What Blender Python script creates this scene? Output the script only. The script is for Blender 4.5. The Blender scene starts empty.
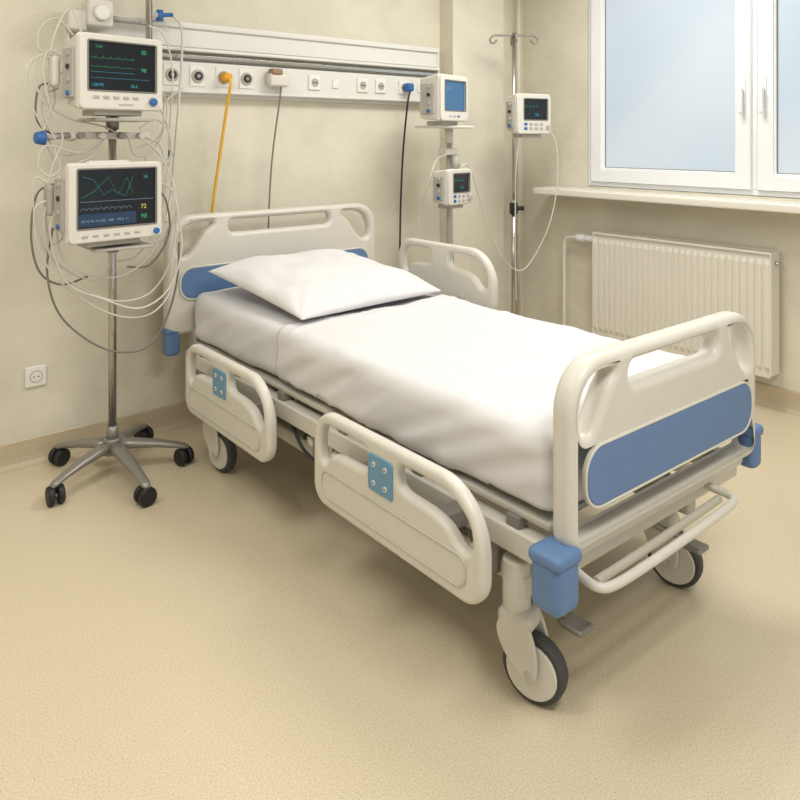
import bpy, bmesh, math, random
from mathutils import Vector, Matrix, noise
from mathutils.geometry import tessellate_polygon
random.seed(3)
S = bpy.context.scene
COL = S.collection
S.view_settings.view_transform = 'Standard'
S.view_settings.look = 'None'
S.view_settings.exposure = 0.0

# ---------------------------------------------------------------- materials
def lin(c):
    return tuple(((v/255)/12.92 if v/255 <= 0.04045 else ((v/255+0.055)/1.055)**2.4) for v in c) + (1,)

def mat(name, rgb, rough=0.5, metal=0.0, var=0.0, vscale=8.0, bump=0.0, bscale=60.0, emit=None, estr=0.0, coat=0.0):
    m = bpy.data.materials.new(name); m.use_nodes = True
    nt = m.node_tree; b = nt.nodes['Principled BSDF']
    b.inputs['Base Color'].default_value = lin(rgb)
    b.inputs['Roughness'].default_value = rough
    b.inputs['Metallic'].default_value = metal
    if coat: b.inputs['Coat Weight'].default_value = coat
    tc = nt.nodes.new('ShaderNodeTexCoord')
    if var > 0:
        n = nt.nodes.new('ShaderNodeTexNoise'); n.inputs['Scale'].default_value = vscale
        n.inputs['Detail'].default_value = 5
        nt.links.new(tc.outputs['Object'], n.inputs['Vector'])
        r = nt.nodes.new('ShaderNodeValToRGB')
        c = lin(rgb)
        r.color_ramp.elements[0].position = 0.3; r.color_ramp.elements[1].position = 0.7
        r.color_ramp.elements[0].color = tuple(v*(1-var) for v in c[:3])+(1,)
        r.color_ramp.elements[1].color = tuple(min(1, v*(1+var)) for v in c[:3])+(1,)
        nt.links.new(n.outputs['Fac'], r.inputs['Fac'])
        nt.links.new(r.outputs['Color'], b.inputs['Base Color'])
    if bump > 0:
        n2 = nt.nodes.new('ShaderNodeTexNoise'); n2.inputs['Scale'].default_value = bscale
        n2.inputs['Detail'].default_value = 6
        nt.links.new(tc.outputs['Object'], n2.inputs['Vector'])
        bp = nt.nodes.new('ShaderNodeBump'); bp.inputs['Strength'].default_value = bump
        bp.inputs['Distance'].default_value = 0.01
        nt.links.new(n2.outputs['Fac'], bp.inputs['Height'])
        nt.links.new(bp.outputs['Normal'], b.inputs['Normal'])
    if emit:
        b.inputs['Emission Color'].default_value = lin(emit)
        b.inputs['Emission Strength'].default_value = estr
    return m

def floor_material():
    m = mat('vinyl_floor', (205, 187, 152), 0.34)
    nt = m.node_tree; b = nt.nodes['Principled BSDF']
    tc = nt.nodes.new('ShaderNodeTexCoord')
    n1 = nt.nodes.new('ShaderNodeTexNoise'); n1.inputs['Scale'].default_value = 240; n1.inputs['Detail'].default_value = 2
    n2 = nt.nodes.new('ShaderNodeTexNoise'); n2.inputs['Scale'].default_value = 1.6; n2.inputs['Detail'].default_value = 3
    nt.links.new(tc.outputs['Object'], n1.inputs['Vector']); nt.links.new(tc.outputs['Object'], n2.inputs['Vector'])
    r = nt.nodes.new('ShaderNodeValToRGB'); e = r.color_ramp.elements
    e[0].position = 0.30; e[0].color = lin((184, 168, 138)); e[1].position = 0.70; e[1].color = lin((224, 214, 192))
    k = e.new(0.42); k.color = lin((206, 193, 166))
    k = e.new(0.58); k.color = lin((211, 199, 174))
    nt.links.new(n1.outputs['Fac'], r.inputs['Fac'])
    mx = nt.nodes.new('ShaderNodeMixRGB'); mx.blend_type = 'MULTIPLY'; mx.inputs[0].default_value = 1.0
    r2 = nt.nodes.new('ShaderNodeValToRGB'); r2.color_ramp.elements[0].color = (0.96, 0.955, 0.945, 1)
    nt.links.new(n2.outputs['Fac'], r2.inputs['Fac'])
    nt.links.new(r.outputs['Color'], mx.inputs[1]); nt.links.new(r2.outputs['Color'], mx.inputs[2])
    nt.links.new(mx.outputs['Color'], b.inputs['Base Color'])
    return m

M_floor = floor_material()
M_base = mat('vinyl_skirting', (190, 176, 150), 0.45, var=0.05, vscale=80)
M_wall = mat('plaster_wall', (214, 209, 192), 0.75, var=0.06, vscale=4.5, bump=0.35, bscale=22)
M_ceil = mat('ceiling_paint', (235, 234, 229), 0.8)
M_bed = mat('bed_plastic', (208, 205, 195), 0.38, var=0.015, vscale=20)
M_bed2 = mat('bed_frame_paint', (188, 185, 174), 0.42)
M_bed3 = mat('bed_mechanism_grey', (128, 125, 118), 0.5)
M_blue = mat('blue_plastic', (92, 123, 166), 0.45, var=0.02, vscale=15)
M_blue2 = mat('blue_control', (100, 146, 178), 0.4)
M_sheet = mat('white_sheet', (214, 213, 215), 0.9, bump=0.08, bscale=500)
M_sheet2 = mat('white_cover', (215, 214, 216), 0.9, bump=0.08, bscale=500)
M_pillow = mat('pillow_cotton', (218, 217, 219), 0.9, bump=0.08, bscale=500)
M_rubber = mat('grey_rubber', (66, 66, 67), 0.6)
M_black = mat('black_rubber', (28, 28, 30), 0.55)
M_chrome = mat('steel', (190, 188, 184), 0.25, 1.0)
M_grey = mat('grey_metal_paint', (140, 137, 131), 0.35, 0.4)
M_dev = mat('device_plastic', (214, 211, 203), 0.4)
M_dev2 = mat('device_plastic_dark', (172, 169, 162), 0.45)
M_screen = mat('screen_glass', (10, 17, 24), 0.2, emit=(10, 24, 34), estr=0.35)
M_screenb = mat('screen_blue', (44, 82, 116), 0.2, emit=(70, 112, 148), estr=0.42)
M_green = mat('trace_green', (30, 120, 75), emit=(55, 165, 105), estr=0.42)
M_cyan = mat('trace_cyan', (40, 115, 135), emit=(65, 150, 175), estr=0.42)
M_yel = mat('trace_yellow', (170, 160, 60), emit=(190, 185, 80), estr=0.5)
M_whitee = mat('trace_white', (120, 130, 150), emit=(120, 140, 165), estr=0.4)
M_band = mat('screen_band', (22, 42, 66), 0.3, emit=(34, 60, 92), estr=0.4)
M_rail = mat('rail_enamel', (220, 219, 214), 0.35)
M_socket = mat('socket_white', (228, 226, 219), 0.4)
M_dark = mat('dark_recess', (45, 42, 40), 0.6)
M_cabw = mat('cable_white', (206, 203, 193), 0.5)
M_cabg = mat('cable_grey', (120, 115, 108), 0.5)
M_caby = mat('cable_yellow', (222, 172, 45), 0.5)
M_cabk = mat('cable_black', (35, 40, 48), 0.5)
M_capb = mat('connector_blue', (40, 100, 165), 0.4)
M_orange = mat('plug_orange', (225, 160, 40), 0.5)
M_tan = mat('adapter_tan', (150, 120, 95), 0.5)
M_win = mat('window_pvc', (232, 234, 237), 0.3)
M_rad = mat('radiator_enamel', (222, 218, 206), 0.4)
M_sill = mat('sill_white', (226, 222, 212), 0.35)

def glass_material():
    m = bpy.data.materials.new('frosted_daylight_glass'); m.use_nodes = True
    nt = m.node_tree; b = nt.nodes['Principled BSDF']
    b.inputs['Base Color'].default_value = lin((140, 148, 155)); b.inputs['Roughness'].default_value = 0.25
    tc = nt.nodes.new('ShaderNodeTexCoord'); n = nt.nodes.new('ShaderNodeTexNoise')
    n.inputs['Scale'].default_value = 1.0; n.inputs['Detail'].default_value = 1
    nt.links.new(tc.outputs['Object'], n.inputs['Vector'])
    r = nt.nodes.new('ShaderNodeValToRGB')
    r.color_ramp.elements[0].position = 0.35; r.color_ramp.elements[0].color = lin((178, 197, 212))
    r.color_ramp.elements[1].position = 0.65; r.color_ramp.elements[1].color = lin((206, 214, 219))
    nt.links.new(n.outputs['Fac'], r.inputs['Fac'])
    nt.links.new(r.outputs['Color'], b.inputs['Emission Color'])
    b.inputs['Emission Strength'].default_value = 0.66
    return m
M_glass = glass_material()

# ---------------------------------------------------------------- helpers
LOCAL = set()
def root(name, loc=(0, 0, 0), rotz=0.0, local=False):
    e = bpy.data.objects.new(name, None); e.empty_display_size = 0.1
    e.location = loc; e.rotation_euler = (0, 0, rotz); COL.objects.link(e)
    if local: LOCAL.add(e.name)
    return e

def fin(ob, m=None, par=None):
    if ob.name not in COL.objects: COL.objects.link(ob)
    if m is not None:
        ob.data.materials.clear(); ob.data.materials.append(m)
    if par is not None:
        ob.parent = par
        if par.name not in LOCAL:
            ob.matrix_parent_inverse = Matrix.Translation(par.location).inverted()
    return ob

def from_bm(name, bm, m, par=None, smooth=True, loc=(0, 0, 0), rot=(0, 0, 0)):
    me = bpy.data.meshes.new(name); bm.to_mesh(me); bm.free()
    if smooth is not None:
        for p in me.polygons: p.use_smooth = smooth
    ob = bpy.data.objects.new(name, me); ob.location = loc; ob.rotation_euler = rot
    return fin(ob, m, par)

def box(name, lo, hi, m, par=None, bev=0.0, segs=2, rot=None):
    c = [(lo[i]+hi[i])/2 for i in range(3)]; s = [hi[i]-lo[i] for i in range(3)]
    bm = bmesh.new(); bmesh.ops.create_cube(bm, size=1)
    for v in bm.verts: v.co = Vector((v.co[0]*s[0], v.co[1]*s[1], v.co[2]*s[2]))
    if bev > 0:
        bmesh.ops.bevel(bm, geom=bm.edges[:], offset=min(bev, min(s)*0.49), segments=segs, affect='EDGES', profile=0.5)
    ob = from_bm(name, bm, m, par, smooth=False, loc=c, rot=rot or (0, 0, 0))
    if bev > 0:
        for p in ob.data.polygons: p.use_smooth = True
        ob.modifiers.new('wn', 'WEIGHTED_NORMAL').keep_sharp = False
    return ob

def multibox(name, boxes, m, par=None):
    bm = bmesh.new()
    for lo, hi in boxes:
        r = bmesh.ops.create_cube(bm, size=1)
        for v in r['verts']:
            v.co = Vector(((lo[i]+hi[i])/2+v.co[i]*(hi[i]-lo[i]) for i in range(3)))
    return from_bm(name, bm, m, par, smooth=False)

def cyl(name, p1, p2, r, m, par=None, r2=None, n=24, bev=0.0):
    p1 = Vector(p1); p2 = Vector(p2); d = p2-p1
    bm = bmesh.new()
    bmesh.ops.create_cone(bm, cap_ends=True, segments=n, radius1=r, radius2=r if r2 is None else r2, depth=d.length)
    if bev > 0:
        es = [e for e in bm.edges if abs(e.verts[0].co.z-e.verts[1].co.z) < 1e-6]
        bmesh.ops.bevel(bm, geom=es, offset=bev, segments=3, affect='EDGES', profile=0.5)
    q = Vector((0, 0, 1)).rotation_difference(d.normalized())
    bmesh.ops.transform(bm, matrix=q.to_matrix().to_4x4(), verts=bm.verts)
    ob = from_bm(name, bm, m, par, smooth=True, loc=(p1+p2)/2)
    for p in ob.data.polygons:
        if len(p.vertices) > 4: p.use_smooth = False
    return ob

def catmull(P, n=10):
    P = [Vector(p) for p in P]
    if len(P) < 3: return P
    Q = [P[0]*2-P[1]]+P+[P[-1]*2-P[-2]]
    out = []
    for i in range(1, len(Q)-2):
        a, b, c, d = Q[i-1:i+3]
        for k in range(n):
            t = k/n
            out.append(0.5*((2*b)+(c-a)*t+(2*a-5*b+4*c-d)*t*t+(3*b-a-3*c+d)*t**3))
    out.append(P[-1]); return out

def tube(name, pts, r, m, par=None, smooth=True, n=10, res=3):
    cu = bpy.data.curves.new(name, 'CURVE'); cu.dimensions = '3D'
    P = catmull(pts, n) if smooth else [Vector(p) for p in pts]
    sp = cu.splines.new('POLY'); sp.points.add(len(P)-1)
    for i, p in enumerate(P): sp.points[i].co = (*p, 1)
    cu.bevel_depth = r; cu.bevel_resolution = res; cu.use_fill_caps = True
    ob = bpy.data.objects.new(name, cu)
    return fin(ob, m, par)

def multitube(name, lst, r, m, par=None, smooth=True):
    cu = bpy.data.curves.new(name, 'CURVE'); cu.dimensions = '3D'
    for pts in lst:
        P = catmull(pts, 12) if smooth else [Vector(p) for p in pts]
        sp = cu.splines.new('POLY'); sp.points.add(len(P)-1)
        for i, p in enumerate(P): sp.points[i].co = (*p, 1)
    cu.bevel_depth = r; cu.bevel_resolution = 3; cu.use_fill_caps = True
    return fin(bpy.data.objects.new(name, cu), m, par)

def rr(x0, y0, x1, y1, rad, n=10):
    """rounded rect CCW, rad = (bl, br, tr, tl)"""
    if not isinstance(rad, (tuple, list)): rad = (rad,)*4
    C = [((x0, y0), (1, 1), 180), ((x1, y0), (-1, 1), 270), ((x1, y1), (-1, -1), 0), ((x0, y1), (1, -1), 90)]
    out = []
    for (c, s, a0), r in zip(C, rad):
        cx, cy = c[0]+s[0]*r, c[1]+s[1]*r
        for k in range(n+1):
            a = math.radians(a0+90*k/n)
            out.append((cx+r*math.cos(a), cy+r*math.sin(a)))
    return out

def smoothpoly(pts, n=8):
    """closed catmull, force CCW"""
    P = [Vector((p[0], p[1])) for p in pts]; N = len(P); out = []
    for i in range(N):
        a, b, c, d = P[i-1], P[i], P[(i+1) % N], P[(i+2) % N]
        for k in range(n):
            t = k/n
            q = 0.5*((2*b)+(c-a)*t+(2*a-5*b+4*c-d)*t*t+(3*b-a-3*c+d)*t**3)
            out.append((q.x, q.y))
    area = sum(out[i-1][0]*out[i][1]-out[i][0]*out[i-1][1] for i in range(len(out)))
    return out if area > 0 else out[::-1]

def panel(name, outer, holes, thick, bev, m, par, plane, pos, segs=5):
    """plane 'XZ' : local x->X, y->Z, depth along Y ; 'YZ' : x->Y,y->Z, depth along X. pos = centre coordinate on depth axis"""
    loops = [outer]+[h[::-1] for h in holes]
    bm = bmesh.new(); rings = []
    prof = [(bev*(1-math.sin(math.pi/2*k/segs)), -(thick/2-bev)-bev*math.cos(math.pi/2*k/segs)) for k in range(segs+1)]
    prof = prof+[(o, -z) for o, z in prof[::-1]]
    for lp in loops:
        N = len(lp); nrm = []
        for i in range(N):
            p0, p1 = Vector(lp[i-1]), Vector(lp[(i+1) % N])
            d = (p1-p0); d = d.normalized() if d.length > 1e-9 else Vector((1, 0))
            nrm.append(Vector((-d.y, d.x)))
        rs = []
        for o, z in prof:
            rs.append([bm.verts.new((lp[i][0]+nrm[i].x*o, lp[i][1]+nrm[i].y*o, z)) for i in range(N)])
        for a, b in zip(rs[:-1], rs[1:]):
            for i in range(N):
                f = bm.faces.new((a[i-1], a[i], b[i], b[i-1])); f.smooth = True
        rings.append(rs)
    for idx in (0, -1):
        L = [r[idx] for r in rings]
        tris = tessellate_polygon([[v.co.copy() for v in l] for l in L])
        flat = [v for l in L for v in l]
        for t in tris:
            try:
                f = bm.faces.new([flat[i] for i in t]); f.smooth = False
            except ValueError: pass
    for v in bm.verts:
        x, y, z = v.co
        v.co = (x, pos+z, y) if plane == 'XZ' else (pos+z, x, y)
    bmesh.ops.recalc_face_normals(bm, faces=bm.faces)
    return from_bm(name, bm, m, par, smooth=None)

def softmesh(lo, hi, r, step, fn=None, cull=None):
    bm = bmesh.new()
    n = [max(2, round((hi[i]-lo[i])/step)) for i in range(3)]
    for ax in range(3):
        a, b = (ax+1) % 3, (ax+2) % 3
        for side in (0, 1):
            g = {}
            for i in range(n[a]+1):
                for j in range(n[b]+1):
                    p = [0, 0, 0]; p[ax] = (lo, hi)[side][ax]
                    p[a] = lo[a]+(hi[a]-lo[a])*i/n[a]; p[b] = lo[b]+(hi[b]-lo[b])*j/n[b]
                    g[i, j] = bm.verts.new(p)
            for i in range(n[a]):
                for j in range(n[b]):
                    q = (g[i, j], g[i+1, j], g[i+1, j+1], g[i, j+1])
                    bm.faces.new(q if side else q[::-1])
    bmesh.ops.remove_doubles(bm, verts=bm.verts, dist=1e-5)
    for v in bm.verts:
        p = v.co.copy()
        q = Vector((min(max(p[i], lo[i]+r), hi[i]-r) for i in range(3)))
        d = p-q; nn = d.normalized() if d.length > 1e-9 else Vector((0, 0, 0))
        p = q+nn*r
        if fn: p = fn(p, nn)
        v.co = p
    if cull:
        bmesh.ops.delete(bm, geom=[v for v in bm.verts if cull(v.co)], context='VERTS')
    return bm

def softbox(name, lo, hi, r, m, par=None, step=0.02, fn=None):
    return from_bm(name, softmesh(lo, hi, r, step, fn), m, par, smooth=True)

def text(name, body, size, loc, m, par):
    cu = bpy.data.curves.new(name, 'FONT'); cu.body = body; cu.size = size; cu.extrude = 0.0003
    ob = bpy.data.objects.new(name, cu); ob.location = loc; ob.rotation_euler = (math.pi/2, 0, 0)
    return fin(ob, m, par)

# ---------------------------------------------------------------- room
WY, WX = 3.45, 3.92
XL, YF, ZC = -1.9, -1.6, 2.8
box('floor', (XL, YF, -0.1), (WX+0.2, WY+0.2, 0), M_floor)
box('ceiling', (XL, YF, ZC), (WX+0.2, WY+0.2, ZC+0.1), M_ceil)
box('wall_back', (XL, WY, 0), (WX+0.2, WY+0.2, ZC), M_wall)
box('wall_left', (XL-0.2, YF, 0), (XL, WY+0.2, ZC), M_wall)
wy0, wy1, wz0, wz1 = 0.74, 2.90, 1.09, 2.56
multibox('wall_right', [((WX, YF, 0), (WX+0.2, WY, wz0)), ((WX, YF, wz1), (WX+0.2, WY, ZC)),
                        ((WX, YF, wz0), (WX+0.2, wy0, wz1)), ((WX, wy1, wz0), (WX+0.2, WY, wz1))], M_wall)
multibox('wall_pilaster', [((3.14, 3.33, 0), (3.60, WY, ZC))], M_wall)

def skirting(name, a, b, nrm):
    a = Vector(a); b = Vector(b); nrm = Vector(nrm)
    prof = [(0, 0), (0.035, 0.0), (0.018, 0.006), (0.009, 0.02), (0.006, 0.04), (0.006, 0.108), (0.003, 0.113), (0, 0.113)]
    bm = bmesh.new()
    R = [[bm.verts.new(p+nrm*o+Vector((0, 0, z))) for o, z in prof] for p in (a, b)]
    for i in range(len(prof)-1): bm.faces.new((R[0][i], R[0][i+1], R[1][i+1], R[1][i]))
    bm.faces.new(R[0]); bm.faces.new(R[1][::-1])
    bmesh.ops.recalc_face_normals(bm, faces=bm.faces)
    return from_bm(name, bm, M_base, None, smooth=False)
skirting('baseboard_back', (XL, WY, 0), (3.14, WY, 0), (0, -1, 0))
skirting('baseboard_pilaster', (3.14, 3.33, 0), (3.60, 3.33, 0), (0, -1, 0))
skirting('baseboard_right', (WX, YF, 0), (WX, WY, 0), (-1, 0, 0))
skirting('baseboard_left', (XL, YF, 0), (XL, WY, 0), (1, 0, 0))

# window
W = root('window_1', (3.96, 1.82, 1.8))
def frame_yz(nm, y0, y1, z0, z1, w, x0, x1, m=M_win):
    outer = rr(y0, z0, y1, z1, 0.004, 2); inner = rr(y0+w, z0+w, y1-w, z1-w, 0.004, 2)
    return panel(nm, outer, [inner], x1-x0, 0.006, m, W, 'YZ', (x0+x1)/2, 2)
frame_yz('outer_frame', wy0, wy1, wz0, wz1, 0.045, 3.925, 4.0)
box('mullion', (3.925, 1.80, wz0+0.03), (4.0, 1.86, wz1-0.03), M_win, W, 0.004)
for i, (a, b) in enumerate(((1.845, 2.868), (0.775, 1.815))):
    frame_yz('sash_%d' % (i+1), a, b, wz0+0.03, wz1-0.03, 0.085, 3.905, 3.96)
    frame_yz('glazing_bead_%d' % (i+1), a+0.08, b-0.08, wz0+0.11, wz1-0.11, 0.014, 3.915, 3.955, M_win)
    s0, s1, t0, t1 = a+0.092, b-0.092, wz0+0.122, wz1-0.122
    multibox('glazing_seal_%d' % (i+1), [((3.930, s0, t0), (3.936, s0+0.006, t1)), ((3.930, s1-0.006, t0), (3.936, s1, t1)),
                                         ((3.930, s0, t0), (3.936, s1, t0+0.006)), ((3.930, s0, t1-0.006), (3.936, s1, t1))], M_cabg, W)
    box('glass_%d' % (i+1), (3.935, a+0.08, wz0+0.11), (3.945, b-0.08, wz1-0.11), M_glass, W)
for i, y in enumerate((1.885, 1.775)):
    box('handle_plate_%d' % (i+1), (3.895, y-0.014, 1.57), (3.907, y+0.014, 1.72), M_win, W, 0.004)
    box('handle_lever_%d' % (i+1), (3.862, y-0.011, 1.53), (3.884, y+0.011, 1.67), M_win, W, 0.008)
    cyl('handle_neck_%d' % (i+1), (3.90, y, 1.65), (3.87, y, 1.65), 0.009, M_win, W)
box('window_sill', (3.70, 0.45, 1.035), (WX, 3.17, 1.078), M_sill, None, 0.008)

# radiator
R = root('radiator', (3.86, 2.2, 0.5))
ry0, ry1, rz0, rz1 = 1.70, 2.77, 0.18, 0.81
def corrugated(nm, x, sgn):
    bm = bmesh.new(); N = 27; prof = []
    w = (ry1-ry0-0.03)/N
    prof.append((ry0, 0))
    for i in range(N):
        y = ry0+0.015+i*w
        prof += [(y+0.05*w, 0), (y+0.22*w, 0), (y+0.34*w, 0.010), (y+0.66*w, 0.010), (y+0.78*w, 0), (y+0.95*w, 0)]
    prof.append((ry1, 0))
    zs = [(rz0, 0, 0), (rz0+0.03, 0, 0), (rz0+0.055, 1, 0), (rz1-0.055, 1, 0), (rz1-0.03, 0, 0), (rz1, 0, 0)]
    rows = [[bm.verts.new((x+sgn*(0.011-d)*k*1.0 + 0, y, z)) for y, d in prof] for z, k, _ in zs]
    for a, b in zip(rows[:-1], rows[1:]):
        for i in range(len(prof)-1): bm.faces.new((a[i], a[i+1], b[i+1], b[i]))
    bmesh.ops.recalc_face_normals(bm, faces=bm.faces)
    ob = from_bm(nm, bm, M_rad, R, smooth=False)
    s = ob.modifiers.new('s', 'SOLIDIFY'); s.thickness = 0.003
    return ob
corrugated('front_panel', 3.812, -1); corrugated('back_panel', 3.885, 1)
box('side_cover_1', (3.80, ry0-0.008, rz0+0.01), (3.895, ry0+0.002, rz1+0.008), M_rad, R, 0.003)
box('side_cover_2', (3.80, ry1-0.002, rz0+0.01), (3.895, ry1+0.008, rz1+0.008), M_rad, R, 0.003)
box('grille_edge_front', (3.798, ry0, rz1-0.004), (3.806, ry1, rz1+0.010), M_rad, R, 0.002)
box('grille_edge_back', (3.888, ry0, rz1-0.004), (3.896, ry1, rz1+0.010), M_rad, R, 0.002)
multibox('top_grille', [((3.80, ry0+0.01+i*0.0132, rz1), (3.892, ry0+0.016+i*0.0132, rz1+0.006)) for i in range(80)], M_rad, R)
for i, y in enumerate((1.9, 2.5)):
    box('wall_bracket_%d' % i, (3.885, y-0.02, 0.3), (WX, y+0.02, 0.7), M_rad, R)
tube('supply_pipe', [(3.85, ry1, 0.765), (3.85, 2.90, 0.765), (3.85, 2.975, 0.76), (3.85, 3.02, 0.74), (3.85, 3.03, 0.66), (3.85, 3.03, 0.4), (3.85, 3.03, 0.0)], 0.011, M_rad, R)
cyl('thermostat_valve', (3.85, 2.80, 0.765), (3.85, 2.86, 0.765), 0.02, M_win, R, bev=0.004)
cyl('valve_knob', (3.85, 2.865, 0.765), (3.85, 2.93, 0.765), 0.024, M_win, R, bev=0.006)
cyl('bleed_valve', (3.85, ry0-0.03, 0.76), (3.85, ry0, 0.76), 0.012, M_chrome, R)
HP = root('heating_pipe', (3.80, 3.38, 1.4))
cyl('riser', (3.80, 3.38, 0), (3.80, 3.38, ZC), 0.014, M_wall, HP)

# ---------------------------------------------------------------- medical wall rail
U = root('medical_wall_rail', (2.0, 3.42, 1.79))
rx0, rx1 = 0.90, 3.06
box('back_plate', (rx0, 3.43, 1.60), (rx1, WY, 1.95), M_rail, U, 0.003)
box('upper_trunk', (rx0, 3.385, 1.835), (rx1, 3.44, 1.945), M_rail, U, 0.008)
box('upper_lip', (rx0, 3.37, 1.925), (rx1+0.004, 3.40, 1.955), M_rail, U, 0.006)
box('ledge', (rx0, 3.36, 1.815), (rx1+0.004, 3.44, 1.832), M_rail, U, 0.005)
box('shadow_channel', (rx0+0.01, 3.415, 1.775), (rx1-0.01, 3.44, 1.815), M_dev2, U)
box('device_bar', (rx0+0.02, 3.372, 1.782), (rx1-0.02, 3.382, 1.800), M_chrome, U, 0.002)
box('socket_trunk', (rx0, 3.39, 1.625), (rx1, 3.44, 1.772), M_rail, U, 0.010)
box('bottom_lip', (rx0, 3.382, 1.618), (rx1+0.004, 3.43, 1.634), M_rail, U, 0.004)
for i, x in enumerate((rx0-0.004, rx1-0.006)):
    box('end_cap_%d' % i, (x, 3.375, 1.61), (x+0.010, WY, 1.955), M_socket, U, 0.004)
for i, x in enumerate((1.364, 1.494, 1.63, 1.755)):
    box('gas_outlet_plate_%d' % i, (x-0.040, 3.384, 1.650), (x+0.040, 3.392, 1.752), M_socket, U, 0.006)
    cyl('gas_outlet_ring_%d' % i, (x, 3.388, 1.70), (x, 3.376, 1.70), 0.032, M_dev2, U, bev=0.003)
    cyl('gas_outlet_core_%d' % i, (x, 3.378, 1.70), (x, 3.373, 1.70), 0.021, M_dark if i != 2 else M_orange, U)
    cyl('gas_outlet_pin_%d' % i, (x, 3.376, 1.70), (x, 3.370, 1.70), 0.009, M_chrome, U)
for i, x in enumerate((1.916, 2.162, 2.485, 2.615, 2.79)):
    box('socket_plate_%d' % i, (x-0.038, 3.380, 1.66), (x+0.038, 3.392, 1.74), M_socket, U, 0.005)
    cyl('socket_well_%d' % i, (x, 3.381, 1.70), (x, 3.3785, 1.70), 0.023, M_dev2, U)
    for k in (-1, 1):
        cyl('socket_pin_%d_%d' % (i, k), (x+k*0.009, 3.380, 1.70), (x+k*0.009, 3.3775, 1.70), 0.005, M_dark, U)
for i, x in enumerate((2.30, 2.92)):
    box('switch_%d' % i, (x-0.02, 3.382, 1.675), (x+0.02, 3.392, 1.725), M_socket, U, 0.004)
Y1 = root('yellow_power_cord', (1.63, 3.36, 1.7))
cyl('plug_body', (1.63, 3.372, 1.70), (1.63, 3.33, 1.70), 0.028, M_orange, Y1, r2=0.020)
tube('cord', [(1.63, 3.335, 1.70), (1.632, 3.315, 1.66), (1.625, 3.34, 1.55), (1.60, 3.37, 1.3), (1.57, 3.385, 1.05), (1.55, 3.39, 0.8), (1.545, 3.39, 0.5), (1.56, 3.39, 0.1), (1.6, 3.38, 0.012), (1.75, 3.36, 0.012)], 0.0075, M_caby, Y1)
Y2 = root('grey_power_cord', (1.916, 3.36, 1.7))
box('adapter', (1.86, 3.325, 1.665), (1.975, 3.380, 1.735), M_dev, Y2, 0.014)
box('adapter_body', (1.87, 3.318, 1.725), (1.93, 3.375, 1.757), M_tan, Y2, 0.008)
tube('cord', [(1.93, 3.34, 1.675), (1.93, 3.36, 1.58), (1.90, 3.38, 1.3), (1.885, 3.39, 1.0), (1.88, 3.39, 0.7), (1.88, 3.39, 0.3), (1.92, 3.38, 0.01), (2.1, 3.37, 0.01)], 0.0045, M_cabg, Y2)
Y3 = root('black_power_cord', (2.79, 3.36, 1.7))
box('plug_body', (2.775, 3.325, 1.675), (2.825, 3.379, 1.725), M_capb, Y3, 0.012)
tube('cord', [(2.80, 3.34, 1.675), (2.79, 3.35, 1.60), (2.775, 3.37, 1.35), (2.77, 3.385, 1.1), (2.765, 3.39, 0.8), (2.76, 3.39, 0.3), (2.78, 3.38, 0.012), (2.9, 3.36, 0.012)], 0.006, M_cabk, Y3)

# wall socket left
K = root('wall_socket', (0.785, 3.44, 0.375))
box('plate', (0.742, 3.438, 0.330), (0.828, WY, 0.418), M_socket, K, 0.006)
cyl('well', (0.785, 3.440, 0.374), (0.785, 3.4365, 0.374), 0.026, M_dev2, K)
cyl('well_inner', (0.785, 3.438, 0.374), (0.785, 3.4355, 0.374), 0.022, M_socket, K)
for k in (-1, 1):
    cyl('pin_%d' % k, (0.785+k*0.009, 3.437, 0.374), (0.785+k*0.009, 3.4345, 0.374), 0.003, M_dark, K)

# ---------------------------------------------------------------- hospital bed
B = root('hospital_bed', (1.82, 2.15, 0))
fx0, fx1, fz0, fz1 = 1.362, 2.268, 0.435, 0.880
def board(nm, x0, x1, z0, z1, ypos, thick, zp0, zp1, zs0, sgn):
    wdt = x1-x0; k = wdt/0.9
    outer = rr(x0, z0, x1, z1, (0.045, 0.045, 0.125, 0.125), 14)
    zt = z1-0.036
    half = [(x0+0.044*k, zs0-0.025), (x0+0.038*k, zs0+0.030), (x0+0.058*k, zt-0.030), (x0+0.100*k, zt-0.004),
            (x0+0.160*k, zt), (x0+0.172*k, zt-0.014), (x0+0.14*k, zt-0.050), (x0+0.100*k, zs0-0.002), (x0+0.070*k, zs0-0.034)]
    L = smoothpoly(half)
    Rr = smoothpoly([(x0+x1-p[0], p[1]) for p in half])
    C = rr(x0+0.232*k, zt-0.062, x1-0.232*k, zt, 0.028, 8)
    panel(nm, outer, [L, Rr, C], thick, 0.022, M_bed, B, 'XZ', ypos, 6)
    yo = ypos+sgn*thick/2
    panel(nm+'_blue_inlay', rr(x0+0.050*k, zp0, x1-0.050*k, zp1, 0.06, 10), [], 0.012, 0.004, M_blue, B, 'XZ', yo, 3)
    panel(nm+'_inlay_rim', rr(x0+0.043*k, zp0-0.007, x1-0.043*k, zp1+0.007, 0.066, 10), [rr(x0+0.050*k, zp0, x1-0.050*k, zp1, 0.06, 10)], 0.014, 0.003, M_bed, B, 'XZ', yo, 3)
board('footboard', fx0, fx1, fz0, fz1, 1.083, 0.066, 0.532, 0.672, 0.735, -1)
board('headboard', 1.28, 2.47, 0.50, 1.045, 3.262, 0.06, 0.66, 0.80, 0.89, -1)
box('footboard_skirt', (1.40, 1.075, 0.405), (2.23, 1.12, 0.45), M_bed, B, 0.01)
def bumper(nm, x, y, z0, z1, s):
    softbox(nm, (x-s, y-s, z0), (x+s, y+s, z1-0.02), 0.020, M_blue, B, 0.010)
    softbox(nm+'_cap', (x-s-0.004, y-s-0.004, z1-0.035), (x+s+0.004, y+s+0.004, z1), 0.014, M_blue, B, 0.010)
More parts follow.
